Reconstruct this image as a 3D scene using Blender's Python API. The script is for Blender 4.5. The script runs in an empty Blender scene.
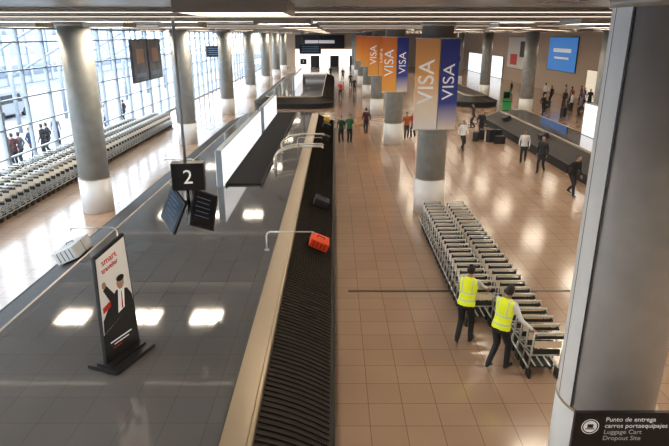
import bpy, math, random
from mathutils import Vector, Matrix
random.seed(7)
V=Vector
sc=bpy.context.scene
sc.view_settings.view_transform='Standard'
H=6.2
CEIL=6.6

# ------------------------------------------------------------------ materials
def mat(name,col,rough=.5,metal=0,emis=0,ecol=None,spec=None,noise=0,nscale=6):
    m=bpy.data.materials.new(name); m.use_nodes=True
    nt=m.node_tree; b=nt.nodes['Principled BSDF']
    b.inputs['Base Color'].default_value=(*col,1)
    b.inputs['Roughness'].default_value=rough
    b.inputs['Metallic'].default_value=metal
    if spec is not None: b.inputs['Specular IOR Level'].default_value=spec
    if emis:
        b.inputs['Emission Color'].default_value=(*(ecol or col),1)
        b.inputs['Emission Strength'].default_value=emis
    if noise:
        g=nt.nodes.new('ShaderNodeNewGeometry'); n=nt.nodes.new('ShaderNodeTexNoise')
        n.inputs['Scale'].default_value=nscale; n.inputs['Detail'].default_value=5
        nt.links.new(g.outputs['Position'],n.inputs['Vector'])
        r=nt.nodes.new('ShaderNodeValToRGB')
        r.color_ramp.elements[0].position=.3; r.color_ramp.elements[1].position=.7
        r.color_ramp.elements[0].color=(*[c*(1-noise) for c in col],1)
        r.color_ramp.elements[1].color=(*[min(1,c*(1+noise)) for c in col],1)
        nt.links.new(n.outputs['Fac'],r.inputs['Fac']); nt.links.new(r.outputs['Color'],b.inputs['Base Color'])
    return m

def tile_mat(name,c1,c2,cm,size,rough,mortar=.012,offset=0.,w=1.,spec=.5,metal=0,var=.35):
    m=bpy.data.materials.new(name); m.use_nodes=True
    nt=m.node_tree; b=nt.nodes['Principled BSDF']
    g=nt.nodes.new('ShaderNodeNewGeometry'); br=nt.nodes.new('ShaderNodeTexBrick')
    br.offset=offset; br.squash=1
    br.inputs['Scale'].default_value=1/size
    br.inputs['Brick Width'].default_value=w; br.inputs['Row Height'].default_value=1
    br.inputs['Mortar Size'].default_value=mortar; br.inputs['Mortar Smooth'].default_value=.1
    br.inputs['Color1'].default_value=(*c1,1); br.inputs['Color2'].default_value=(*c2,1); br.inputs['Mortar'].default_value=(*cm,1)
    nt.links.new(g.outputs['Position'],br.inputs['Vector'])
    n=nt.nodes.new('ShaderNodeTexNoise'); n.inputs['Scale'].default_value=.6; n.inputs['Detail'].default_value=6
    nt.links.new(g.outputs['Position'],n.inputs['Vector'])
    mx=nt.nodes.new('ShaderNodeMix'); mx.data_type='RGBA'; mx.blend_type='MULTIPLY'; mx.inputs[0].default_value=var
    nt.links.new(br.outputs['Color'],mx.inputs[6])
    nt.links.new(n.outputs['Fac'],mx.inputs[7])
    nt.links.new(mx.outputs[2],b.inputs['Base Color'])
    mr=nt.nodes.new('ShaderNodeMapRange'); mr.inputs[3].default_value=rough*.8; mr.inputs[4].default_value=rough*1.3
    nt.links.new(n.outputs['Fac'],mr.inputs[0]); nt.links.new(mr.outputs[0],b.inputs['Roughness'])
    b.inputs['Specular IOR Level'].default_value=spec; b.inputs['Metallic'].default_value=metal
    return m

def zgrad(name,stops,z0,z1,rough=.5,emis=0):
    m=bpy.data.materials.new(name); m.use_nodes=True
    nt=m.node_tree; b=nt.nodes['Principled BSDF']; b.inputs['Roughness'].default_value=rough
    g=nt.nodes.new('ShaderNodeTexCoord'); s=nt.nodes.new('ShaderNodeSeparateXYZ'); mr=nt.nodes.new('ShaderNodeMapRange')
    mr.inputs[1].default_value=z0; mr.inputs[2].default_value=z1
    r=nt.nodes.new('ShaderNodeValToRGB')
    cr=r.color_ramp
    while len(cr.elements)<len(stops): cr.elements.new(.5)
    for e,(p,c) in zip(cr.elements,stops): e.position=p; e.color=(*c,1)
    nt.links.new(g.outputs['Object'],s.inputs[0]); nt.links.new(s.outputs[2],mr.inputs[0])
    nt.links.new(mr.outputs[0],r.inputs[0]); nt.links.new(r.outputs[0],b.inputs['Base Color'])
    if emis:
        nt.links.new(r.outputs[0],b.inputs['Emission Color']); b.inputs['Emission Strength'].default_value=emis
    return m

M={}
M['floor']=tile_mat('floor_tiles',(.47,.315,.22),(.44,.29,.20),(.21,.13,.09),.6,.15,mortar=.010,spec=.95,var=.3)
M['deck']=tile_mat('deck_panels',(.20,.197,.20),(.187,.184,.19),(.11,.11,.11),.6,.055,mortar=.007,spec=.9,metal=.4,var=.3)
M['ceil']=tile_mat('ceiling_slats',(.22,.205,.19),(.20,.185,.175),(.08,.07,.065),.3,.28,mortar=.03,w=8,spec=.6)
M['conc']=mat('column_concrete',(.31,.315,.30),.42,noise=.12,nscale=3)
M['concn']=mat('column_concrete_light',(.50,.48,.46),.42,noise=.08,nscale=3)
M['white']=mat('white_paint',(.92,.92,.91),.35)
M['wrap']=mat('column_base_wrap',(.88,.87,.86),.3)
M['dark']=mat('dark_joint',(.03,.025,.022),.4)
M['belt']=mat('belt_rubber',(.026,.02,.017),.55,noise=.3,nscale=8,spec=.3)
M['feed']=mat('feed_belt_rubber',(.012,.011,.012),.8,spec=.2)
M['skirt']=mat('carousel_skirt',(.02,.02,.02),.6,spec=.3)
M['steel']=mat('brushed_steel',(.46,.37,.27),.34,metal=.85)
M['chrome']=mat('cart_steel',(.70,.69,.66),.28,metal=.6)
M['plate']=mat('cart_plate',(.82,.68,.50),.45)
M['wheel']=mat('wheel_rubber',(.02,.02,.02),.6)
M['grip']=mat('cart_grip',(.66,.64,.60),.4,metal=.3)
M['frame']=mat('window_frame',(.36,.40,.45),.4,metal=.2)
M['wall']=mat('wall_plaster',(.50,.37,.26),.6,noise=.06)
M['wallw']=mat('wall_white',(.75,.73,.7),.5)
M['wallb']=mat('wall_back_plaster',(.35,.33,.31),.6)
M['outw']=mat('outdoor_cladding',(.28,.31,.36),.5)
M['black']=mat('black_plastic',(.012,.012,.014),.35)
M['screen']=mat('screen_glass',(.01,.012,.02),.12)
M['scr2']=mat('screen_text',(.1,.18,.3),.3,emis=.1)
M['red']=mat('red_print',(.7,.04,.03),.5)
M['wprint']=mat('white_print',(.9,.9,.9),.5,emis=.25)
M['light']=mat('ceiling_light_panel',(1,.9,.75),.5,emis=25,ecol=(1,.88,.70))
M['strip']=mat('linear_light_diffuser',(1,.9,.78),.5,emis=1.3,ecol=(1,.84,.66))
M['lbox']=mat('lightbox_face',(.95,.96,.97),.3,emis=.95,ecol=(.95,.97,1))
M['skin']=mat('skin',(.42,.24,.16),.5)
M['skinl']=mat('skin_light',(.55,.34,.25),.5)
M['hair']=mat('hair_dark',(.012,.009,.007),.5)
M['eyew']=mat('eye_white',(.8,.8,.8),.3)
M['lip']=mat('lips',(.35,.11,.09),.5)
M['shoe']=mat('shoe_leather',(.015,.013,.012),.35)
M['orange']=mat('suitcase_orange',(.9,.07,.012),.4)
M['yellow']=mat('bag_yellow',(.8,.5,.05),.5)
M['bagblk']=mat('bag_black',(.02,.02,.025),.5)
M['bagwht']=mat('wrapped_plastic',(.8,.83,.85),.2)
M['blue']=mat('billboard_blue',(.02,.16,.5),.4,emis=.5,ecol=(.02,.2,.6))
M['green']=mat('kiosk_green',(.05,.4,.12),.4)

def glass_mat():
    m=bpy.data.materials.new('window_glass'); m.use_nodes=True
    nt=m.node_tree; nt.nodes.remove(nt.nodes['Principled BSDF'])
    o=nt.nodes['Material Output']; t=nt.nodes.new('ShaderNodeBsdfTransparent'); t.inputs[0].default_value=(.92,.96,.97,1)
    g=nt.nodes.new('ShaderNodeBsdfGlossy'); g.inputs['Roughness'].default_value=.02
    f=nt.nodes.new('ShaderNodeFresnel'); f.inputs[0].default_value=1.35
    x=nt.nodes.new('ShaderNodeMixShader')
    nt.links.new(f.outputs[0],x.inputs[0]); nt.links.new(t.outputs[0],x.inputs[1]); nt.links.new(g.outputs[0],x.inputs[2]); nt.links.new(x.outputs[0],o.inputs[0])
    return m
M['glass']=glass_mat()

def vest_mat():
    m=bpy.data.materials.new('hi_vis_vest'); m.use_nodes=True
    nt=m.node_tree; b=nt.nodes['Principled BSDF']; b.inputs['Roughness'].default_value=.6
    tc=nt.nodes.new('ShaderNodeTexCoord'); s=nt.nodes.new('ShaderNodeSeparateXYZ'); nt.links.new(tc.outputs['Object'],s.inputs[0])
    def mth(op,a,bv):
        n=nt.nodes.new('ShaderNodeMath'); n.operation=op
        for i,x in enumerate((a,bv)):
            if x is None: continue
            if isinstance(x,(int,float)): n.inputs[i].default_value=x
            else: nt.links.new(x,n.inputs[i])
        return n.outputs[0]
    def band(sock,c,hw):
        return mth('LESS_THAN',mth('ABSOLUTE',mth('SUBTRACT',sock,c),None),hw)
    ax=mth('ABSOLUTE',s.outputs[0],None)
    b1=band(s.outputs[2],1.02,.022); b2=band(s.outputs[2],1.17,.022)
    b3=mth('MULTIPLY',band(ax,.105,.018),mth('GREATER_THAN',s.outputs[2],1.17))
    k=mth('MAXIMUM',mth('MAXIMUM',b1,b2),b3)
    mx=nt.nodes.new('ShaderNodeMix'); mx.data_type='RGBA'
    nt.links.new(k,mx.inputs[0]); mx.inputs[6].default_value=(.82,.9,.01,1); mx.inputs[7].default_value=(.55,.6,.45,1)
    nt.links.new(mx.outputs[2],b.inputs['Base Color'])
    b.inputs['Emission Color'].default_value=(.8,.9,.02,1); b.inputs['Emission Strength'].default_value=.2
    return m
M['vest']=vest_mat()
_cl={}
def cloth(c):
    if c not in _cl: _cl[c]=mat('cloth_%d'%len(_cl),c,.8)
    return _cl[c]

# ------------------------------------------------------------------ mesh builder
class MB:
    def __init__(s): s.v=[];s.f=[];s.m=[];s.s=[];s.mats=[]
    def mi(s,m):
        if m not in s.mats: s.mats.append(m)
        return s.mats.index(m)
    def add(s,vs,fs,m,sm=False,Mx=None):
        o=len(s.v)
        for p in vs:
            p=V(p); 
            if Mx is not None: p=Mx@p
            s.v.append(p)
        k=s.mi(m)
        for f in fs: s.f.append([o+i for i in f]); s.m.append(k); s.s.append(sm)
    def box(s,c,d,m,R=None):
        hx,hy,hz=d[0]/2,d[1]/2,d[2]/2
        vs=[(x,y,z) for x in(-hx,hx) for y in(-hy,hy) for z in(-hz,hz)]
        fs=[(0,1,3,2),(4,6,7,5),(0,4,5,1),(2,3,7,6),(0,2,6,4),(1,5,7,3)]
        T=Matrix.Translation(V(c)); 
        if R is not None: T=T@R
        s.add(vs,fs,m,False,T)
    def cone(s,a,b,r0,r1,m,n=8,cap=True):
        a=V(a);b=V(b);d=(b-a)
        if d.length<1e-6: return
        d.normalize(); u=d.orthogonal().normalized(); w=d.cross(u)
        vs=[];fs=[]
        for i in range(n):
            t=2*math.pi*i/n; e=u*math.cos(t)+w*math.sin(t); vs+= [a+e*r0,b+e*r1]
        for i in range(n):
            j=(i+1)%n; fs.append((2*i,2*j,2*j+1,2*i+1))
        s.add(vs,fs,m,True)
        if cap: 
            o=len(s.v)-2*n; k=s.mi(m)
            s.f.append([o+2*i for i in range(n)][::-1]); s.m.append(k); s.s.append(False)
            s.f.append([o+2*i+1 for i in range(n)]); s.m.append(k); s.s.append(False)
    def tube(s,pts,r,m,n=6):
        for a,b in zip(pts[:-1],pts[1:]): s.cone(a,b,r,r,m,n)
    def ell(s,c,r,m,nu=12,nv=8,R=None,fn=None,keep=None):
        if isinstance(r,(int,float)): r=(r,r,r)
        vs=[(0,0,1)];
        for j in range(1,nv):
            ph=math.pi*j/nv
            for i in range(nu):
                th=2*math.pi*i/nu; vs.append((math.sin(ph)*math.cos(th),math.sin(ph)*math.sin(th),math.cos(ph)))
        vs.append((0,0,-1)); L=len(vs)-1
        fs=[(0,1+i,1+(i+1)%nu) for i in range(nu)]
        for j in range(nv-2):
            for i in range(nu):
                a=1+j*nu+i;b=1+j*nu+(i+1)%nu; fs.append((a,a+nu,b+nu,b))
        fs+=[(L,L-nu+(i+1)%nu,L-nu+i) for i in range(nu)]
        if keep: fs=[f for f in fs if keep(sum((V(vs[i]) for i in f),V())/len(f))]
        if fn: vs=[fn(V(p)) for p in vs]
        vs=[V((p[0]*r[0],p[1]*r[1],p[2]*r[2])) for p in vs]
        T=Matrix.Translation(V(c))
        if R is not None: T=T@R
        s.add(vs,fs,m,True,T)
    def rbox(s,c,d,m,r=.04,R=None):
        def fn(p):
            q=V([math.copysign(abs(a)**.22,a) for a in p]); k=max(abs(a) for a in q); return q/k*(.93+.07*k)
        s.ell(c,(d[0]/2,d[1]/2,d[2]/2),m,28,16,R,fn)
    def mesh(s,name):
        me=bpy.data.meshes.new(name); me.from_pydata([tuple(p) for p in s.v],[],s.f)
        for m in s.mats: me.materials.append(m)
        me.polygons.foreach_set('material_index',s.m); me.polygons.foreach_set('use_smooth',s.s)
        me.update(); return me
    def build(s,name,loc=(0,0,0),rz=0,parent=None):
        o=bpy.data.objects.new(name,s.mesh(name)); o.location=loc; o.rotation_euler=(0,0,rz)
        sc.collection.objects.link(o)
        if parent: o.parent=parent
        return o

def rot(ax,deg): return Matrix.Rotation(math.radians(deg),4,ax)
def text(name,body,size,Mx,m,parent,align='CENTER',ext=.004):
    c=bpy.data.curves.new(name,'FONT'); c.body=body; c.size=size; c.extrude=ext; c.align_x=align; c.align_y='CENTER'
    c.materials.append(m); o=bpy.data.objects.new(name,c); sc.collection.objects.link(o)
    o.parent=parent; o.matrix_local=Mx; return o

# ------------------------------------------------------------------ room shell
XL,XR,Y0,Y1=-14.2,25.0,-3.0,120.0
b=MB(); b.box(((XL+XR)/2,(Y0+Y1)/2,-.1),(XR-XL,Y1-Y0,.2),M['floor'])
b.build('floor')
b=MB(); b.box(((0.2+10.9)/2,13,.002),(10.4,.09,.006),M['dark']); b.build('floor_expansion_joint')
b=MB(); b.box(((XL+XR)/2,(Y0+Y1)/2,CEIL+.1),(XR-XL,Y1-Y0,.2),M['ceil']); b.build('ceiling')
b=MB(); b.box((XR+.1,(Y0+Y1)/2,CEIL/2),(.2,Y1-Y0,CEIL),M['wall']); b.build('wall_right')
b=MB(); b.box(((XL+XR)/2,Y1+.1,CEIL/2),(XR-XL,.2,CEIL),M['wall']); b.build('wall_far')
b=MB(); b.box(((XL+XR)/2,Y0-.1,CEIL/2),(XR-XL,.2,CEIL),M['wallb']); b.build('wall_back')
M['trim']=mat('ceiling_trim_metal',(.45,.41,.37),.35,metal=.3)
for i,y in enumerate([10.2,13.25,26.75,40.25,53.75,67.25,80.75]):
    b=MB(); b.box(((XL+XR)/2,y,CEIL-.03),(XR-XL,.22,.06),M['trim']); b.build('trim_%d'%(i+1))
# long linear light strips between the beams
for y in (9.3,11.6,15.6,23.2,30.2):
    b=MB(); b.box((0,0,-.03),(XR-XL-1,.10,.06),M['trim']); b.box((0,0,-.065),(XR-XL-1.1,.07,.012),M['strip']); b.build('linear_ceiling_light',((XL+XR)/2,y,CEIL))
# window wall
b=MB(); gx=XL
b.add([(gx,Y0,0),(gx,Y1,0),(gx,Y1,CEIL),(gx,Y0,CEIL)],[(0,1,2,3)],M['glass'])
y=Y0; k=0
while y<=Y1+.01:
    w=.16 if k%3==0 else .07
    b.box((gx,y,CEIL/2),(.18,w,CEIL),M['frame']); y+=2.25; k+=1
for z in (.06,1.1,2.3,3.5,4.7,5.9,6.5):
    b.box((gx,(Y0+Y1)/2,z),(.12,Y1-Y0,.1 if z in(.06,6.5) else .06),M['frame'])
b.build('window_1')
# outside
M['pave']=mat('pavement',(.26,.26,.27),.7,noise=.15,nscale=1)
M['asph']=mat('asphalt',(.18,.185,.2),.8,noise=.2,nscale=1)
b=MB(); b.box((-18.35,60,-.1),(8.1,140,.2),M['pave']); b.build('sidewalk')
b=MB(); b.box((-72,60,-.3),(99,300,.2),M['asph']); b.build('road')
b=MB()
b.box((-46,50,4.3),(6,150,8.9),M['outw'])
for z in (1.6,4.4,7.0):
    b.box((-42.98,50,z),(.1,146,1.5),mat('facade_glass%d'%int(z),(.10,.13,.18),.15))
for yy in range(-20,124,6): b.box((-42.9,yy,4.3),(.2,.5,8.8),M['outw'])
b.build('terminal_building')
# canopy
b=MB()
for yy in [Y0+6.75*i for i in range(17)]:
    b.cone((-21,yy,0),(-21,yy,6.2),.14,.14,M['outw'],10)
    b.cone((-21,yy,3.6),(-15,yy,6.9),.07,.07,M['outw'],8)
    b.cone((-21,yy,3.6),(-25,yy,6.9),.07,.07,M['outw'],8)
    b.box((-19.8,yy,6.95),(11,.2,.25),M['outw'])
    b.cone((-21,yy,6.2),(-21,yy,6.9),.14,.14,M['outw'],10)
for xx in (-15,-17.5,-21,-24.8): b.box((xx,50,7.12),(.18,112,.14),M['outw'])
b.build('canopy_frame')
def vehicle(name,loc,L,Hh,col):
    b=MB(); m=mat(name+'_paint',col,.3)
    gl=M['screen']
    def ext(prof,w,m):
        n=len(prof); vs=[(-w/2,p[0],p[1]) for p in prof]+[(w/2,p[0],p[1]) for p in prof]
        fs=[tuple(range(n)),tuple(range(2*n-1,n-1,-1))]+[(i,i+n,(i+1)%n+n,(i+1)%n) for i in range(n)]
        b.add(vs,fs,m)
    ext([(-L/2,.35),(L/2,.35),(L/2,.9),(L/2-.2,1.1),(L/2-1.1,Hh-.1),(L/2-1.4,Hh),(-L/2+.2,Hh),(-L/2,Hh-.3)],1.95,m)
    ext([(-L/2+.3,1.2),(L/2-1.05,1.2),(L/2-1.4,Hh-.25),(-L/2+.3,Hh-.25)],1.98,gl)
    for y in (-L/2+.9,L/2-.9):
        for x in (-.9,.9): b.cone((x-.12,y,.34),(x+.12,y,.34),.34,.34,M['wheel'],16)
    b.build(name,loc)
vehicle('minibus',(-27,31,-.2),6.2,2.6,(.35,.36,.38))
vehicle('minibus',(-27,46,-.2),5.2,2.1,(.3,.32,.36))

# ceiling lights: panel recessed in a housing that hangs below the ceiling
me=None
def ceiling_light(x,y):
    global me
    if me is None:
        q=MB()
        q.box((0,0,.0),(1.2,1.2,.02),M['light'])
        for s in (-1,1):
            q.box((s*.63,0,-.055),(.06,1.32,.15),M['trim']); q.box((0,s*.63,-.055),(1.2,.06,.15),M['trim'])
        q.box((0,0,-.02),(.05,1.2,.03),M['trim'])
        me=q.mesh('ceiling_light')
    o=bpy.data.objects.new('ceiling_light',me); o.location=(x,y,CEIL-.025); sc.collection.objects.link(o)
for k in range(-1,7):
    y=20+13.5*k
    for x in (-10.4,-7.55,-5.1): ceiling_light(x,y)
for k in range(-1,14):  # first row, overhead and out of view, is added as fill light
    y=7.5+6.75*k
    for x in (-1.2,6.3,9.6,13,19): ceiling_light(x,y)

# columns
def column(x,y,r=.525,strip=False,wz=1.25):
    b=MB(); cm=M['concn'] if strip else M['conc']
    b.cone((0,0,0),(0,0,CEIL),r,r,cm,48)
    b.cone((0,0,0),(0,0,wz),r+.03,r+.03,M['wrap'],48)
    b.cone((0,0,wz),(0,0,wz+.03),r+.035,r+.035,M['steel'],48)
    b.cone((0,0,CEIL-.12),(0,0,CEIL),r+.06,r+.06,M['trim'],48)
    if not strip:
        for z in (2.9,4.7): b.cone((0,0,z),(0,0,z+.008),r+.002,r+.002,M['frame'],48)
    if strip:
        a0,a1=-214,-158; N=10
        def arc(rr,z,A0,A1): return [(rr*math.cos(math.radians(A0+(A1-A0)*i/N)),rr*math.sin(math.radians(A0+(A1-A0)*i/N)),z) for i in range(N+1)]
        for A0,A1,m,rr in ((a0,a1,M['white'],r+.02),(a1,a1+2.2,M['dark'],r+.022),(-184,-182.5,M['dark'],r+.022)):
            lo=arc(rr,wz+.03,A0,A1); hi=arc(rr,CEIL-.12,A0,A1)
            b.add(lo+hi,[(i,i+1,i+2+N,i+1+N) for i in range(N)],m,True)
    b.build('column',(x,y,0))
for i in range(8):
    for x in (-8.8,3.5,15.8):
        y=6.5+13.5*i
        if i==0 and x==3.5: column(3.7,6.5,.6,True,1.5)
        else: column(x,y)

# ------------------------------------------------------------------ carousels
def carousel(x0,x1,y0,y1,R,step,wide_rail=False):
    b=MB(); S=[]
    def line(c0,c1,n):
        L=(V(c1)-V(c0)).length; k=max(1,round(L/step))
        for i in range(k): S.append((V(c0).lerp(V(c1),i/k),V(n)))
    def arc(c,a0):
        k=max(6,round(R*math.pi/2/step))
        for i in range(k):
            a=math.radians(a0)+math.pi/2*i/k; S.append((V(c),V((math.cos(a),math.sin(a),0))))
    A=(x1-R,y0+R,0);B=(x1-R,y1-R,0);C=(x0+R,y1-R,0);D=(x0+R,y0+R,0)
    line(A,B,(1,0,0)); arc(B,0); line(B,C,(0,1,0)); arc(C,90); line(C,D,(-1,0,0)); arc(D,180); line(D,A,(0,-1,0)); arc(A,270)
    N=len(S)
    def P(i,d,z,off=0):
        c,nn=S[i%N]; t=V((-nn.y,nn.x,0)); p=c+nn*(R-d)+t*off; return (p.x,p.y,z)
    def loft(prof,m,sm=False):
        vs=[];K=len(prof)
        for i in range(N):
            for d,z in prof: vs.append(P(i,d,z))
        fs=[]
        for i in range(N):
            j=(i+1)%N
            for k in range(K-1): fs.append((i*K+k,j*K+k,j*K+k+1,i*K+k+1))
        b.add(vs,fs,m,sm)
    loft([(.05,0),(.05,.36)],M['skirt'])
    loft([(.05,.36),(0,.37),(0,.44),(.08,.46)],M['skirt'])
    loft([(.0,.44),(.02,.475),(.08,.47)],M['skirt'])
    loft([(1.1,.88),(1.11,.99),(1.13,1.01),(1.17,1.01),(1.18,1.0)],M['steel'])
    K=5; dz=.028
    vs=[];fs=[]
    for i in range(N):
        for j in range(K):
            f=j/(K-1); d=.07+1.04*f; z=.45+.45*f; bul=.06*math.sin(math.pi*f)
            vs.append(P(i,d,z+dz,bul)); 
            vs.append(P(i,d,z-.004,bul)); 
    for i in range(N):
        n2=(i+1)%N
        for j in range(K-1):
            a=(i*K+j)*2; c=(n2*K+j)*2
            fs.append((a,c+1,c+3,a+2)); fs.append((a+1,a,a+2,a+3))
    b.add(vs,fs,M['belt'])
    b.add([P(i,1.17,1.0) for i in range(N)],[tuple(range(N))],M['deck'])
    if wide_rail:
        b.box((x1-1.36,(y0+y1)/2,1.01),(.36,y1-y0-2*R,.03),M['steel'])
        b.box((x1-1.56,(y0+y1)/2,1.005),(.03,y1-y0-2*R,.02),M['dark'])
    return b.build('baggage_carousel')
carousel(-7.35,0,1,41.5,2.1,.13,True)
carousel(-7.35,0,50,86,2.1,.4)
carousel(10.9,15.1,19.8,43,2.0,.25)
carousel(10.9,15.1,51,80,2.0,.4)

# inner feed conveyor on deck
b=MB()
y=19.8
while y<39.5:
    b.box((-3.3,y+.09,1.04),(1.2,.16,.06),M['feed'],rot('X',4)); y+=.18
for x in (-3.93,-2.67): b.box((x,29.6,1.05),(.05,19.8,.1),M['skirt'])
b.build('feed_conveyor')
# guide pipes
def arm(x0,x1,y,z=.5):
    b=MB(); s=1 if x1>x0 else -1
    b.tube([(x0,y,1.0),(x0,y,1+z-.1),(x0+s*.03,y,1+z-.03),(x0+s*.1,y,1+z),(x1-s*.05,y,1+z),(x1,y,1+z-.06)],.02,M['chrome'],8)
    b.cone((x0,y,1.0),(x0,y,1.03),.06,.06,M['chrome'],12)
    b.build('guide_rail')
arm(-1.72,-.5,13.3); arm(-5.6,-6.8,13.6); arm(-1.8,-.6,27,.5); arm(-5.6,-6.8,22)
# curved steel guard rails where the feed reaches the deck
b=MB()
for dy,xx in ((0,-2.45),(.55,-2.45),(3.2,-2.45)):
    pts=[(xx,22.5+dy,1.0),(xx,22.5+dy,1.45)]
    for i in range(11):
        a=math.pi/2*i/10; pts.append((xx+1.1*(1-math.cos(a)),22.5+dy+1.7*math.sin(a),1.45+.15*math.sin(a)))
    pts.append((-.55,24.2+dy,1.6)); pts.append((-.5,24.2+dy,1.52))
    b.tube(pts,.045,M['chrome'],8)
    b.cone((xx,22.5+dy,1.0),(xx,22.5+dy,1.03),.09,.09,M['chrome'],12)
b.build('feed_guard_rail')
# lightboxes
def lightbox(x,y0,y1,z0,z1,nm='advertising_lightbox'):
    b=MB(); L=y1-y0
    b.box((0,0,(z1-z0)/2),(.22,L,z1-z0),M['frame'])
    n=max(1,round(L/2.7))
    for i in range(n):
        yc=-L/2+L*(i+.5)/n
        b.box((.115,yc,(z1-z0)/2),(.02,L/n-.04,z1-z0-.08),M['lbox'])
        b.box((-.115,yc,(z1-z0)/2),(.02,L/n-.04,z1-z0-.08),M['lbox'])
    b.build(nm,(x,(y0+y1)/2,z0))
lightbox(-4.1,19.5,30.5,1.0,2.35); lightbox(-4.1,32,39,1.0,2.35)
lightbox(13.8,26.5,31,1.0,2.7); lightbox(-4,56,70,1,2.4)

# ------------------------------------------------------------------ luggage
def suitcase(loc,d,m,rz=0,R=None,handle=True,lz=None):
    w,dp,h=d; T=R or Matrix()
    c=V((0,0,h/2)) if R is None else V((0,0,lz))
    q=MB(); q.rbox((0,0,0),(w,dp,h),m)
    for k in (-.3,-.1,.1,.3): q.box((k*w,-dp/2+.005,0),(.02,.02,h*.75),M['bagblk'])
    q.box((0,0,0),(w*1.005,.02,h*.97),M['bagblk'])
    if handle:
        q.tube([(-.1,.02,h/2-.02),(-.1,.02,h/2+.05),(.1,.02,h/2+.05),(.1,.02,h/2-.02)],.012,M['bagblk'],6)
    for x in (-w*.38,w*.38):
        for y in (-dp*.3,dp*.3): q.cone((x-.015,y,-h/2),(x+.015,y,-h/2),.03,.03,M['wheel'],8)
    vs=[T@v+c for v in q.v]; q.v=vs
    if R is None: q.v=[v+V((0,0,.03)) for v in q.v]
    return q.build('suitcase',loc,rz)
suitcase((-.42,14.4,.52),(.52,.62,.22),M['orange'],0,rot('Y',23),True,.30)
suitcase((-.45,18.3,.52),(.5,.55,.25),M['bagblk'],0,rot('Y',23),True,.3)
suitcase((-.5,31,.52),(.45,.65,.25),M['bagblk'],0,rot('Y',23),True,.3)
suitcase((-.5,35,.52),(.45,.65,.3),M['bagblk'],0,rot('Y',23),True,.33)
suitcase((-.5,38,.52),(.4,.5,.25),M['yellow'],0,rot('Y',23),True,.3)
suitcase((-6.8,13.6,.55),(.6,.95,.34),M['bagwht'],0,rot('Y',-23),True,.36)
for x,y,w,h in ((9.5,34,.5,.75),(10.1,34.6,.45,.65),(9.2,34.9,.5,.6),(9.9,33.4,.6,.45),(8.7,34.3,.5,.55),(18.2,45,.5,.7),(20.8,50.2,.5,.7),(19.1,51,.5,.6)):
    suitcase((x,y,0),(w,.3,h),M['bagblk'],random.random()*2)
for x,y,m in ((11.6,38,'bagblk'),(11.6,31,'bagblk'),(12,58,'bagblk')):
    suitcase((x,y,.6),(.45,.6,.28),M[m],0,rot('Y',-23),True,.3)
# ------------------------------------------------------------------ carts
def cart_geo(b,x,y):
    T=lambda p:(x+p[0],y+p[1],p[2])
    ch=M['chrome']
    for s in (-1,1):
        b.tube([T((s*.27,.42,.17)),T((s*.29,-.38,.2)),T((s*.29,-.5,1.0))],.017,ch,5)
        b.box(T((s*.27,-.36,.09)),(.04,.18,.18),M['wheel'])
        b.tube([T((s*.12,.45,.2)),T((s*.24,-.4,.52))],.011,ch,4)
    b.tube([T((-.29,-.5,1.0)),T((.29,-.5,1.0))],.026,M['grip'],6)
    b.box(T((0,-.47,.9)),(.54,.02,.06),M['wheel'])
    b.tube([T((-.29,-.42,.5)),T((.29,-.42,.5))],.014,ch,4)
    b.box(T((0,-.45,.74)),(.5,.02,.13),M['plate'],rot('X',-8))
    b.box(T((0,-.43,.58)),(.5,.02,.1),M['wheel'],rot('X',-8))
    b.tube([T((-.27,.42,.17)),T((-.2,.5,.3)),T((.2,.5,.3)),T((.27,.42,.17))],.014,ch,5)
    b.box(T((0,0,.19)),(.42,.7,.015),M['wheel'],rot('X',-2))
    for k in (-.14,0,.14): b.box(T((k,0,.205)),(.03,.7,.015),ch,rot('X',-2))
    b.tube([T((-.26,-.56,.93)),T((-.26,-.42,.96))],.02,M['wheel'],4)
    b.tube([T((.26,-.56,.93)),T((.26,-.42,.96))],.02,M['wheel'],4)
    b.cone(T((-.025,.4,.075)),T((.025,.4,.075)),.075,.075,M['wheel'],10)
def cart_row(x,y0,y1,sp=.26):
    b=MB(); y=y0
    while y<y1: cart_geo(b,0,y-y0); y+=sp
    b.build('luggage_cart_row',(x,y0,0))
cart_row(3.22,11.6,18.4,.33)
cart_row(3.97,9.6,18.4,.33)
cart_row(-11.85,13,40.5,.42); cart_row(-12.6,13.2,40.5,.42); cart_row(-13.35,15,38,.42)

# ------------------------------------------------------------------ people
def ik(a,b_,l1,l2,pole):
    d=b_-a; L=min(d.length,l1+l2-.003); d.normalize(); b_=a+d*L
    x=(l1*l1-l2*l2+L*L)/(2*L); h=math.sqrt(max(0,l1*l1-x*x)); p=pole-d*pole.dot(d); p.normalize()
    return a+d*x+p*h,b_
def hand(b,w,d,nrm,side,m,curl=.5):
    d=d.normalized(); nrm=(nrm-d*nrm.dot(d)).normalized(); s=d.cross(nrm).normalized()
    R=Matrix((s,nrm,d)).transposed().to_4x4()
    b.ell(w+d*.045,(.042,.018,.055),m,10,6,R)
    for k,(o,L) in enumerate(((-.03,.068),(-.01,.078),(.011,.073),(.031,.058))):
        p=w+d*.085+s*o
        c1=curl*.5; c2=curl*1.4
        q=p+(d*math.cos(c1)+nrm*math.sin(c1))*L*.5; r=q+(d*math.cos(c2)+nrm*math.sin(c2))*L*.5
        b.cone(p-d*.01,q,.010,.009,m,6); b.ell(q,.009,m,6,4); b.cone(q,r,.009,.0075,m,6); b.ell(r,.0078,m,6,4)
    ts=-side
    p=w+d*.03+s*ts*.035; q=p+(d*.6+s*ts*.7+nrm*.3).normalized()*.035; r=q+(d*.85+nrm*.5).normalized()*.03
    b.cone(p,q,.013,.011,m,6); b.ell(q,.011,m,6,4); b.cone(q,r,.011,.009,m,6); b.ell(r,.009,m,6,4)

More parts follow.
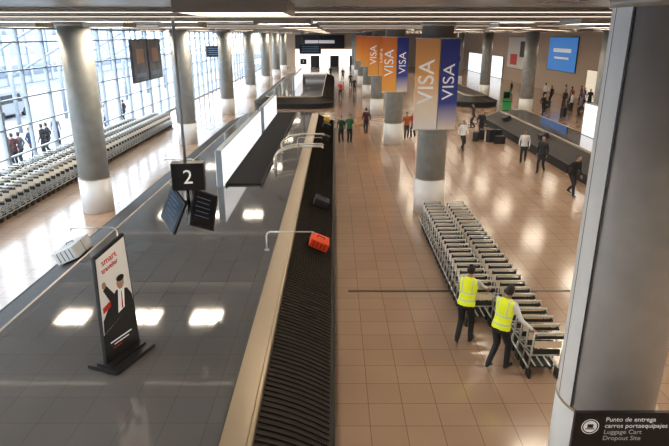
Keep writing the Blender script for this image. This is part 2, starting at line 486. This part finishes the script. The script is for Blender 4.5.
def person(loc,face,h=1.72,top=(.05,.05,.06),pants=(.02,.02,.025),stride=.0,lean=0,lh=None,rh=None,
           short=False,vest=False,near=False,skin='skin',longhair=False,sleeve=None,headpitch=0,name='traveler'):
    s=h/1.75; sk=M[skin]; vx=.014 if near else .026
    topm=M['vest'] if vest else cloth(top); slm=cloth(sleeve) if sleeve else (cloth(top))
    pm=cloth(pants)
    hz=math.sqrt(max(.1,.855**2-stride**2))+.085
    hz=min(hz,.935)
    Lm=Matrix.Translation((0,0,hz))@rot('X',-lean)@Matrix.Translation((0,0,-.935))
    U=lambda p: Lm@V(p)
    fat=1.12 if vest else 1.
    secs=[(.82,.13,.10,-.005),(.88,.165,.118,-.01),(.95,.17,.122,-.005),(1.05,.155,.112,0),(1.15,.155,.112,.005),(1.27,.172,.12,.005),(1.37,.185,.12,0),(1.44,.165,.10,-.01),(1.485,.10,.075,-.01),(1.51,.06,.06,0)]
    q=MB(); n=20; vs=[];fs=[]
    for z,rx,ry,yo in secs:
        for i in range(n):
            a=2*math.pi*i/n; vs.append(U((rx*fat*math.cos(a),ry*fat*math.sin(a)+yo,z)))
    for k in range(len(secs)-1):
        for i in range(n):
            j=(i+1)%n; fs.append((k*n+i,k*n+j,(k+1)*n+j,(k+1)*n+i))
    fs.append(tuple(range(n))[::-1]); fs.append(tuple((len(secs)-1)*n+i for i in range(n)))
    q.add(vs,fs,sk)
    seg=[]
    def bone(a,b_,r0,r1,lab):
        q.cone(a,b_,r0,r1,sk,14); q.ell(a,r0,sk,14,10); q.ell(b_,r1,sk,14,10); seg.append((a,b_,r0,r1,lab))
    seg.append((U((0,0,.98)),U((0,0,1.36)),.15,.16,'top')); seg.append((U((-.12,0,1.42)),U((.12,0,1.42)),.08,.08,'top'))
    seg.append((U((-.06,0,.86)),U((.06,0,.86)),.12,.12,'pants'))
    bone(U((0,-.005,1.47)),U((0,.02,1.58)),.058,.052,'skin')
    hands=[]
    for sd in (-1,1):
        st=stride*sd
        hip=U((sd*.085,0,.90)); ank=V((sd*.10,st,.085+(.07 if st<-.08 else 0)))
        kn,ank=ik(hip,ank,.43,.415,V((sd*.08,1,0)))
        bone(hip,kn,.095,.069,'pants'); bone(kn,ank,.067,.055,'pants')
        heel=ank+V((0,-.04,-.045)); toe=ank+V((sd*.02,.155,-.048 - (.05 if st<-.08 else 0)))
        heel.z=max(heel.z,.042); toe.z=max(toe.z,.036)
        bone(heel,toe,.042,.034,'shoe')
        sh=U((sd*.178,-.005,1.425))
        tgt=(lh if sd<0 else rh)
        if tgt is None: wr=U((sd*.26,.06-.5*st,.94)); pole=V((sd*.3,-1,0))
        else: wr=V(tgt)/s; pole=V((sd*.6,-.4,-1))
        el,wr=ik(sh,wr,.285,.255,pole)
        bone(sh,el,.058,.046,'sleeve'); bone(el,wr,.043,.030,'skin' if short else 'sleeve')
        if short: seg.append((el,el.lerp(sh,.3),.045,.045,'sleeve'))
        d=(wr-el).normalized(); hands.append((wr,d,sd,tgt is not None))
    me0=q.mesh('tmp'); o0=bpy.data.objects.new('tmp',me0); sc.collection.objects.link(o0)
    r=o0.modifiers.new('r','REMESH'); r.mode='VOXEL'; r.voxel_size=vx
    sm=o0.modifiers.new('s','SMOOTH'); sm.factor=.5; sm.iterations=4 if near else 2
    dg=bpy.context.evaluated_depsgraph_get(); ev=o0.evaluated_get(dg); me1=ev.to_mesh()
    vs=[v.co.copy() for v in me1.vertices]; fl=[list(p.vertices) for p in me1.polygons]
    ev.to_mesh_clear(); bpy.data.objects.remove(o0); bpy.data.meshes.remove(me0)
    b=MB(); Li=Lm.inverted()
    mm={'top':topm,'sleeve':slm,'pants':pm,'shoe':M['shoe'],'skin':sk}
    groups={}
    for f in fl:
        c=sum((vs[i] for i in f),V())/len(f); best=1e9; lab='top'
        for a,e,r0,r1,l in seg:
            ab=e-a; t=max(0,min(1,(c-a).dot(ab)/ab.length_squared)); dd=(c-(a+ab*t)).length-(r0+(r1-r0)*t)
            if dd<best: best=dd; lab=l
        lc=Li@c
        if lab in('top','pants') and abs(lc.x)<.2:
            if lc.z>.90: lab='top'
            elif lc.z<.90: lab='pants'
        if lab=='skin' and lc.z>1.2 and lc.z<1.485: lab='top'
        if lab=='top' and lc.z>1.50: lab='skin'
        groups.setdefault(lab,[]).append(f)
    b.v=list(vs)
    for lab,fg in groups.items():
        k=b.mi(mm[lab])
        for f in fg: b.f.append(f); b.m.append(k); b.s.append(True)
    for wr,d,sd,hold in hands:
        nr=V((-sd,0,0)) if not hold else V((0,.2,-1))
        hand(b,wr+d*.01,d,nr,sd,sk,1.1 if hold else .45)
    # head
    HR=(Lm.to_3x3().to_4x4())@rot('X',lean*.5-headpitch)
    hc=U((0,.03,1.635))
    def hf(p):
        k=1-.28*max(0,-p.z)**1.3; x=p.x*k; y=p.y*(1-.12*max(0,-p.z)); 
        if p.y<0: y=p.y*(1.0-.25*max(0,-p.z))
        return V((x,y+.08*max(0,-p.z),p.z))
    b.ell(hc,(.076,.095,.118),sk,20,14,HR,hf)
    P=lambda x,y,z: hc+HR@V((x,y,z))
    b.cone(P(0,.088,.018),P(0,.113,-.022),.007,.014,sk,8); b.ell(P(0,.108,-.024),.013,sk,8,6)
    for sx in(-1,1):
        b.ell(P(sx*.03,.083,.008),(.014,.008,.009),M['eyew'],8,6,HR); b.ell(P(sx*.03,.09,.008),.0055,M['hair'],6,4)
        b.ell(P(sx*.03,.087,.028),(.019,.006,.004),M['hair'],8,4,HR)
        b.ell(P(sx*.076,-.002,.0),(.010,.02,.03),sk,8,6,HR)
    b.ell(P(0,.09,-.055),(.023,.008,.007),M['lip'],8,6,HR)
    def keep(c): 
        return not (c.y>.12+.9*max(0,c.z-.35) and c.z<.72) and c.z>-.62 and not (c.z<-.1 and c.y>-.2)
    b.ell(hc+HR@V((0,-.006,.01)),(.084,.102,.121),M['hair'],24,18,HR,None,keep)
    if longhair: b.ell(P(0,-.075,-.09),(.075,.04,.16),M['hair'],12,8,HR)
    b.v=[v*s for v in b.v]
    return b.build(name,(loc[0],loc[1],0),math.radians(face))

def tolocal(loc,face,p):
    a=math.radians(-face); x,y=p[0]-loc[0],p[1]-loc[1]
    return (x*math.cos(a)-y*math.sin(a),x*math.sin(a)+y*math.cos(a),p[2])
# cart workers
L1=(2.74,10.5); f1=-30
person(L1,f1,1.74,vest=True,sleeve=(.75,.75,.75),short=False,stride=.14,lean=12,near=True,headpitch=10,
       lh=tolocal(L1,f1,(2.93,10.98,1.03)),rh=tolocal(L1,f1,(3.3,10.92,1.03)),name='airport_worker')
L2=(3.18,9.5); f2=-48
person(L2,f2,1.76,vest=True,sleeve=(.8,.8,.8),stride=.16,lean=14,near=True,headpitch=10,
       lh=tolocal(L2,f2,(3.60,9.96,1.04)),rh=tolocal(L2,f2,(3.66,9.22,1.03)),name='airport_worker')
W=(.75,.75,.75);K=(.02,.02,.025)
ppl=[((.4,33.7),170,1.62,(.03,.07,.04),K,.1),((.9,33.7),190,1.72,(.03,.16,.08),K,.05),((2.08,36.9),10,1.72,(.08,.02,.03),(.03,.03,.06),.2),
((4.5,35),180,1.7,(.5,.14,.05),(.03,.03,.05),.1),((5.0,35.6),150,1.66,(.5,.05,.04),K,.1),((7.25,31.5),200,1.72,W,K,.22),
((9.7,39.4),90,1.7,(.05,.05,.07),K,.1),((9.6,28.1),160,1.7,W,K,.12),((9.75,25.9),140,1.76,(.03,.03,.035),K,.15),
((22.0,53),90,1.7,(.05,.05,.08),K,.1),((23.3,54),60,1.7,(.25,.05,.05),K,.1),((22.7,52),200,1.7,(.1,.1,.12),K,.1),((21,57),20,1.7,W,K,.1),((23.8,51.5),20,1.7,K,K,.1),
((.6,59),170,1.7,(.6,.05,.04),K,.15),((1.2,83),170,1.7,(.05,.05,.05),K,.15),((6.5,66),30,1.7,(.3,.3,.35),K,.15),((2,72),0,1.7,K,K,.1),((7.5,52),80,1.7,W,(.03,.04,.1),.1),
((-15.7,25.6),100,1.72,K,K,.05),((-15.5,26.8),60,1.75,(.1,.03,.03),K,.05),((-15.8,28.9),270,1.7,(.04,.06,.12),K,.05),((-15.5,30.2),100,1.75,K,K,.1),
((-15.6,37.5),100,1.72,(.06,.06,.08),K,.1),((-15.8,39),100,1.7,(.3,.3,.3),K,.1),((-16.4,33),20,1.72,(.1,.1,.15),K,.2),((-10.6,41.5),120,1.7,K,K,.05),
((-15.6,24.6),70,1.75,(.06,.06,.08),K,.05),((-15.3,26.1),120,1.7,(.05,.03,.03),K,.05),((-15.4,29.5),80,1.78,K,K,.05),((-15.5,27.4),90,1.7,(.12,.12,.14),K,.05),((-15.6,34.6),90,1.7,K,K,.05),((-15.6,42),90,1.7,K,K,.05),
((20.2,50),120,1.7,K,K,.1),((21.5,49.2),80,1.72,(.1,.12,.25),K,.1),((22.2,55),10,1.7,(.5,.5,.5),K,.1),((20.5,54),40,1.68,K,K,.1),((23.4,49),100,1.7,(.3,.2,.1),K,.1),((17.6,52),100,1.7,W,K,.1),((18.5,60),100,1.7,K,K,.1),
((9.3,35.6),180,1.7,K,K,.05),((8.3,41.5),180,1.7,(.2,.2,.22),K,.1),((9.6,46),150,1.7,K,K,.1),((-.6,88),0,1.7,K,K,.1),((3.8,92),0,1.7,(.4,.1,.1),K,.1),((5.5,78),90,1.7,K,K,.1),
((17.2,38),100,1.7,K,K,.1),((19.5,45),60,1.7,(.25,.25,.3),K,.1),((2.2,64),190,1.7,K,K,.1),((6.8,44),20,1.7,(.1,.12,.2),K,.15),
((19.8,47.5),60,1.7,W,K,.1),((22.6,50.5),160,1.7,K,K,.1),((21.8,52.5),30,1.72,(.4,.1,.08),K,.1),((18.9,55),60,1.7,K,K,.1),((16.9,46),200,1.7,K,K,.1),((8.6,57),30,1.7,K,K,.15),((5.6,58),30,1.7,(.3,.1,.05),K,.15)]
for i,(l,f,h,t,p,st) in enumerate(ppl):
    person(l,f,h,t,p,stride=st,longhair=(i in(0,4,7,11)),short=(i in(1,3,14)),lean=2)
L3=(9.65,22.1)
person(L3,200,1.74,K,K,stride=.26,lean=16)

# ------------------------------------------------------------------ carousel number sign
e=bpy.data.objects.new('carousel_number_sign',None); e.location=(-3.15,11.6,0); sc.collection.objects.link(e)
b=MB(); b.cone((0,0,3.6),(0,0,CEIL),.03,.03,M['frame'],12); b.cone((0,0,CEIL-.04),(0,0,CEIL),.09,.09,M['frame'],16)
b.cone((0,0,2.5),(0,0,3.1),.035,.035,M['black'],12); b.build('pole',parent=e)
b=MB(); b.box((0,0,0),(.66,.3,.58),M['black']); 
for sx in(-1,1): b.box((sx*.325,0,0),(.02,.31,.59),M['dark'])
bx=b.build('number_box',(0.05,0,3.37),math.radians(8),e)
text('number','2',.42,Matrix.Translation((0,-.155,-.01))@rot('X',90),M['wprint'],bx)
text('number_back','2',.42,Matrix.Translation((0,.155,-.01))@rot('Z',180)@rot('X',90),M['wprint'],bx)
for nm,sx,rz,ry in (('monitor_a',-1,-46,22),('monitor_b',1,58,28)):
    b=MB(); b.box((0,0,0),(.70,.06,.80),M['black']); b.box((0,-.032,0),(.63,.01,.73),M['screen']); b.box((0,.05,0),(.3,.08,.25),M['black'])
    for k in range(5): b.box((-.05,-.038,.24-.1*k),(.4-.05*(k%2),.004,.012),M['scr2'])
    o=b.build(nm,parent=e)
    o.matrix_local=Matrix.Translation((sx*.26-.02+.06*sx,0 ,2.6))@rot('Z',rz)@rot('X',-14)@rot('Y',ry)
b=MB(); b.box((0.05,0.1,2.75),(.5,.06,.06),M['black']); b.build('bracket',(0,0,0),0,e)
def hanging_sign(x,y,z,num):
    e=bpy.data.objects.new('carousel_number_sign',None); e.location=(x,y,0); sc.collection.objects.link(e)
    b=MB(); b.cone((0,0,z),(0,0,CEIL),.03,.03,M['black'],8); b.box((0,0,z),(.66,.3,.56),M['black']); b.build('number_box',parent=e)
    text('number',num,.42,Matrix.Translation((0,-.155,z))@rot('X',90),M['wprint'],e)
hanging_sign(-3.2,60,3.6,'1'); hanging_sign(13,62,3.8,'4')

# ------------------------------------------------------------------ poster stand on the deck
e=bpy.data.objects.new('advertising_poster_stand',None); e.location=(-3.6,8.3,1.0); e.rotation_euler=(0,0,math.radians(69.5)); sc.collection.objects.link(e)
b=MB(); b.box((0,0,.04),(.95,.6,.06),M['black']); b.box((0,0,.085),(.85,.3,.04),M['black']); b.build('base',parent=e)
b=MB()
vs=[(-.40,-.03,.1),(.42,-.03,.1),(.36,-.03,2.12),(-.34,-.03,1.94)]; vs+=[(x,.03,z) for x,y,z in vs]
b.add(vs,[(0,1,2,3),(7,6,5,4),(0,4,5,1),(1,5,6,2),(2,6,7,3),(3,7,4,0)],M['black'])
b.add([(-.37,-.033,.62),(.38,-.033,.88),(.34,-.033,2.08),(-.32,-.033,1.91)],[(0,1,2,3)],mat('poster_paper',(.85,.84,.83),.4,emis=.12))
def disc(cx,cz,rx,rz,m,y,n=20): b.add([(cx+rx*math.cos(2*math.pi*i/n),y,cz+rz*math.sin(2*math.pi*i/n)) for i in range(n)],[tuple(range(n))],m)
# printed figure leaning back, arm raised
b.add([(-.36,-.035,.63),(.38,-.035,.88),(.36,-.035,1.05),(.27,-.035,1.2),(.02,-.035,1.26),(-.12,-.035,1.12),(-.34,-.035,.86)],[tuple(range(7))],M['bagblk'])
b.add([(.0,-.037,.85),(.16,-.037,.9),(.2,-.037,1.22),(.06,-.037,1.25)],[(0,1,2,3)],M['wprint'])
b.add([(.09,-.039,.9),(.13,-.039,.9),(.14,-.039,1.2),(.12,-.039,1.2)],[(0,1,2,3)],M['red'])
disc(.13,1.35,.085,.11,M['skinl'],-.037); disc(.14,1.43,.09,.055,M['hair'],-.038)
b.add([(-.12,-.036,1.08),(-.02,-.036,1.2),(-.18,-.036,1.42),(-.26,-.036,1.36)],[(0,1,2,3)],M['bagblk'])
disc(-.23,1.44,.045,.06,M['skinl'],-.037)
b.add([(-.32,-.04,.98),(-.14,-.04,1.04),(-.14,-.04,1.14),(-.32,-.04,1.08)],[(0,1,2,3)],M['red'])
b.box((0,-.034,.42),(.5,.004,.02),M['wprint']); b.box((0,-.034,.36),(.35,.004,.015),M['wprint']); b.box((-.1,-.034,.3),(.2,.004,.015),M['red'])
b.build('board',parent=e)
text('headline','smart',.15,Matrix.Translation((-.05,-.037,1.84))@rot('Y',-12)@rot('X',90),M['red'],e)
text('subline','traveler',.12,Matrix.Translation((-.05,-.037,1.71))@rot('Y',-12)@rot('X',90),M['red'],e)

# ------------------------------------------------------------------ banners
M['ban1']=zgrad('banner_orange',[(0,(.85,.80,.76)),(.3,(.92,.75,.56)),(.6,(.9,.48,.17)),(1,(.66,.3,.11))],3.1,6.1,emis=.12)
M['ban2']=zgrad('banner_navy',[(0,(.8,.72,.6)),(.12,(.5,.45,.55)),(.3,(.04,.07,.34)),(1,(.025,.04,.24))],3.1,6.1,emis=.12)
M['ban3']=zgrad('banner_amber',[(0,(.9,.45,.1)),(.5,(.9,.30,.05)),(1,(.7,.18,.05))],3.1,6.1,emis=.12)
def banner(p0,p1,z0,z1,m,txt=True):
    p0=V((*p0,0));p1=V((*p1,0)); c=(p0+p1)/2; d=p1-p0; w=d.length; a=math.atan2(d.y,d.x)
    b=MB(); b.box((0,0,(z0+z1)/2),(w,.012,z1-z0),m)
    b.tube([(-w/2-.03,0,z1),(w/2+.03,0,z1)],.02,M['chrome'],8); b.tube([(-w/2-.03,0,z0),(w/2+.03,0,z0)],.02,M['chrome'],8)
    b.tube([(0,0,z1),(0,.22,z1)],.015,M['chrome'],6)
    o=b.build('hanging_banner',(c.x,c.y,0),a)
    if txt: text('lettering','VISA',.74 if w>.7 else .6,Matrix.Translation((0,-.008,(z0+z1)/2+.1))@rot('X',90)@rot('Z',90),M['wprint'],o,ext=.002)
for k in range(5):
    y=20+13.5*k
    banner((2.70,y-.62),(3.50,y-.66),3.1,6.1,M['ban1'] if k in(0,) else M['ban3'],k<3)
    banner((3.53,y-.68),(4.18,y-.5),3.1,6.1,M['ban2'] if k<2 else M['ban3'],k<3)

# ------------------------------------------------------------------ drop-off sign by near column
e=bpy.data.objects.new('cart_dropoff_sign',None); e.location=(3.5,5.55,0); sc.collection.objects.link(e)
b=MB(); b.box((0,0,1.66),(1.32,.05,.66),M['black'])
for sx in(-.45,.45): b.cone((sx,.05,0),(sx,.05,1.9),.025,.025,M['steel'],10)
b.box((0,.05,.02),(1.1,.3,.04),M['steel'])
N=32; zc=1.80; xc=-.47
r0,r1=.095,.105
vs=[]
for i in range(N):
    a=2*math.pi*i/N; vs+=[(xc+r0*math.cos(a),-.028,zc+r0*math.sin(a)),(xc+r1*math.cos(a),-.028,zc+r1*math.sin(a))]
b.add(vs,[(2*i,2*i+1,2*((i+1)%N)+1,2*((i+1)%N)) for i in range(N)],M['wprint'])
b.add([(xc+.08*math.cos(2*math.pi*i/N),-.027,zc+.08*math.sin(2*math.pi*i/N)) for i in range(N)],[tuple(range(N))],M['wprint'])
b.box((xc,-.03,zc+.01),(.07,.004,.05),M['black']); b.box((xc,-.03,zc-.03),(.11,.004,.012),M['black'])
b.build('board',parent=e)
gr=mat('grey_print',(.6,.6,.6),.5,emis=.1)
for i,(tx,m) in enumerate((('Punto de entrega',M['wprint']),('carros portaequipajes',M['wprint']),('Luggage Cart',gr),('Dropout Site',gr))):
    text('line_%d'%(i+1),tx,.085,Matrix.Translation((-.3,-.03,1.9-.088*i))@rot('X',90),m,e,'LEFT',.001)

# ------------------------------------------------------------------ wall displays and far items
def panel(name,x,y0,y1,z0,z1,m,face=-1,t=.1,inner=None):
    b=MB(); b.box((0,0,(z0+z1)/2),(t,y1-y0,z1-z0),M['black'])
    b.box((face*t/2,0,(z0+z1)/2),(.02,y1-y0-.12,z1-z0-.12),m)
    if inner:
        for (a,c_,zz,hh,mm) in inner: b.box((face*(t/2+.012),a,zz),(.01,c_,hh),mm)
    b.build(name,(x,(y0+y1)/2,0))
panel('wall_billboard',24.93,60,68,2.4,6.0,M['blue'],inner=[(0,5,4.6,.4,M['wprint']),(0,4,3.8,.2,M['wprint'])])
panel('wall_billboard',24.93,72,84,1.8,6.0,M['wallw'],inner=[(-2,5,4.4,2,M['bagblk']),(3,3,3,1.4,M['red'])])
panel('shop_front',24.93,44,57,0,3.0,mat('shop_glow',(.5,.42,.33),.4,emis=.6,ecol=(1,.85,.65)),inner=[(-3,2,1.2,2.2,M['bagblk']),(2,3,1.3,2.0,M['bagblk'])])
panel('shop_front',24.93,86,108,0,3.2,mat('shop_glow_white',(.7,.7,.7),.4,emis=1.2,ecol=(.9,.95,1)))
# left hanging advertising screens
adm=mat('ad_print_dark',(.09,.07,.07),.3,noise=.8,nscale=1.5)
b=MB()
for yy in (-1.6,1.6):
    b.box((0,yy,4.6),(.12,3,2.7),M['black']); b.box((.07,yy,4.6),(.02,2.8,2.5),adm)
    b.box((.085,yy,4.9),(.01,1.4,.9),M['skinl']); b.box((.085,yy,3.7),(.01,2.0,.25),M['scr2'])
    for k in (-1.2,1.2): b.cone((0,yy+k,5.9),(0,yy+k,CEIL-.01),.02,.02,M['black'],6)
b.build('hanging_advertising_panel',(-12.8,39.8,0))
# far wall content
b=MB()
b.box((0,0,4.9),(10,.2,2.6),M['bagblk']); b.box((0,-.12,4.9),(6,.02,.6),M['wprint'])
b.build('departures_sign_board',(-3,119.7,0))
b=MB(); b.box((0,0,1.7),(20,.2,3.4),mat('far_shop',(.7,.65,.6),.5,emis=1.6,ecol=(1,.93,.85)))
for x in (-6,-2,2,6): b.box((x,-.12,1.1),(1.8,.03,2.2),M['bagblk'])
b.build('far_shop_front',(2,119.8,0))
# information kiosks
def kiosk(name,x,y,m,rz=0):
    b=MB(); b.box((0,0,.5),(.7,.45,1.0),m); b.box((0,0,1.02),(.8,.55,.05),M['black']); b.box((0,.1,1.45),(.6,.06,.8),m); b.box((0,.065,1.5),(.5,.01,.5),M['screen']); b.build(name,(x,y,0),rz)
kiosk('information_kiosk',14.2,47,M['green']); kiosk('information_kiosk',-11,43,M['black'],.3); kiosk('information_kiosk',-11.8,43.6,M['black'],.1)
# flight monitors hanging far
for x,y in ((-2.9,70),(8,77.5),(8,98),(-11.9,60.3)):
    b=MB(); b.box((0,0,4.6),(2.6,.15,1.1),M['black']); b.box((0,-.08,4.6),(2.4,.02,.9),M['screen'])
    for k in range(4): b.box((0,-.093,4.9-.2*k),(2.1,.006,.05),M['scr2'])
    for k in(-1,1): b.cone((k,0,5.1),(k,0,CEIL-.01),.03,.03,M['black'],6)
    b.build('flight_information_display',(x,y,0))

# ------------------------------------------------------------------ world, camera
w=bpy.data.worlds.new('world'); sc.world=w; w.use_nodes=True
bg=w.node_tree.nodes['Background']; bg.inputs[0].default_value=(.80,.90,1,1); bg.inputs[1].default_value=9.0
cam=bpy.data.cameras.new('camera'); co=bpy.data.objects.new('camera',cam); sc.collection.objects.link(co)
cam.sensor_width=36; cam.lens=30.13; cam.clip_end=600
co.location=(0,0,H); co.rotation_euler=(math.radians(90-18.56),0,0)
sc.camera=co
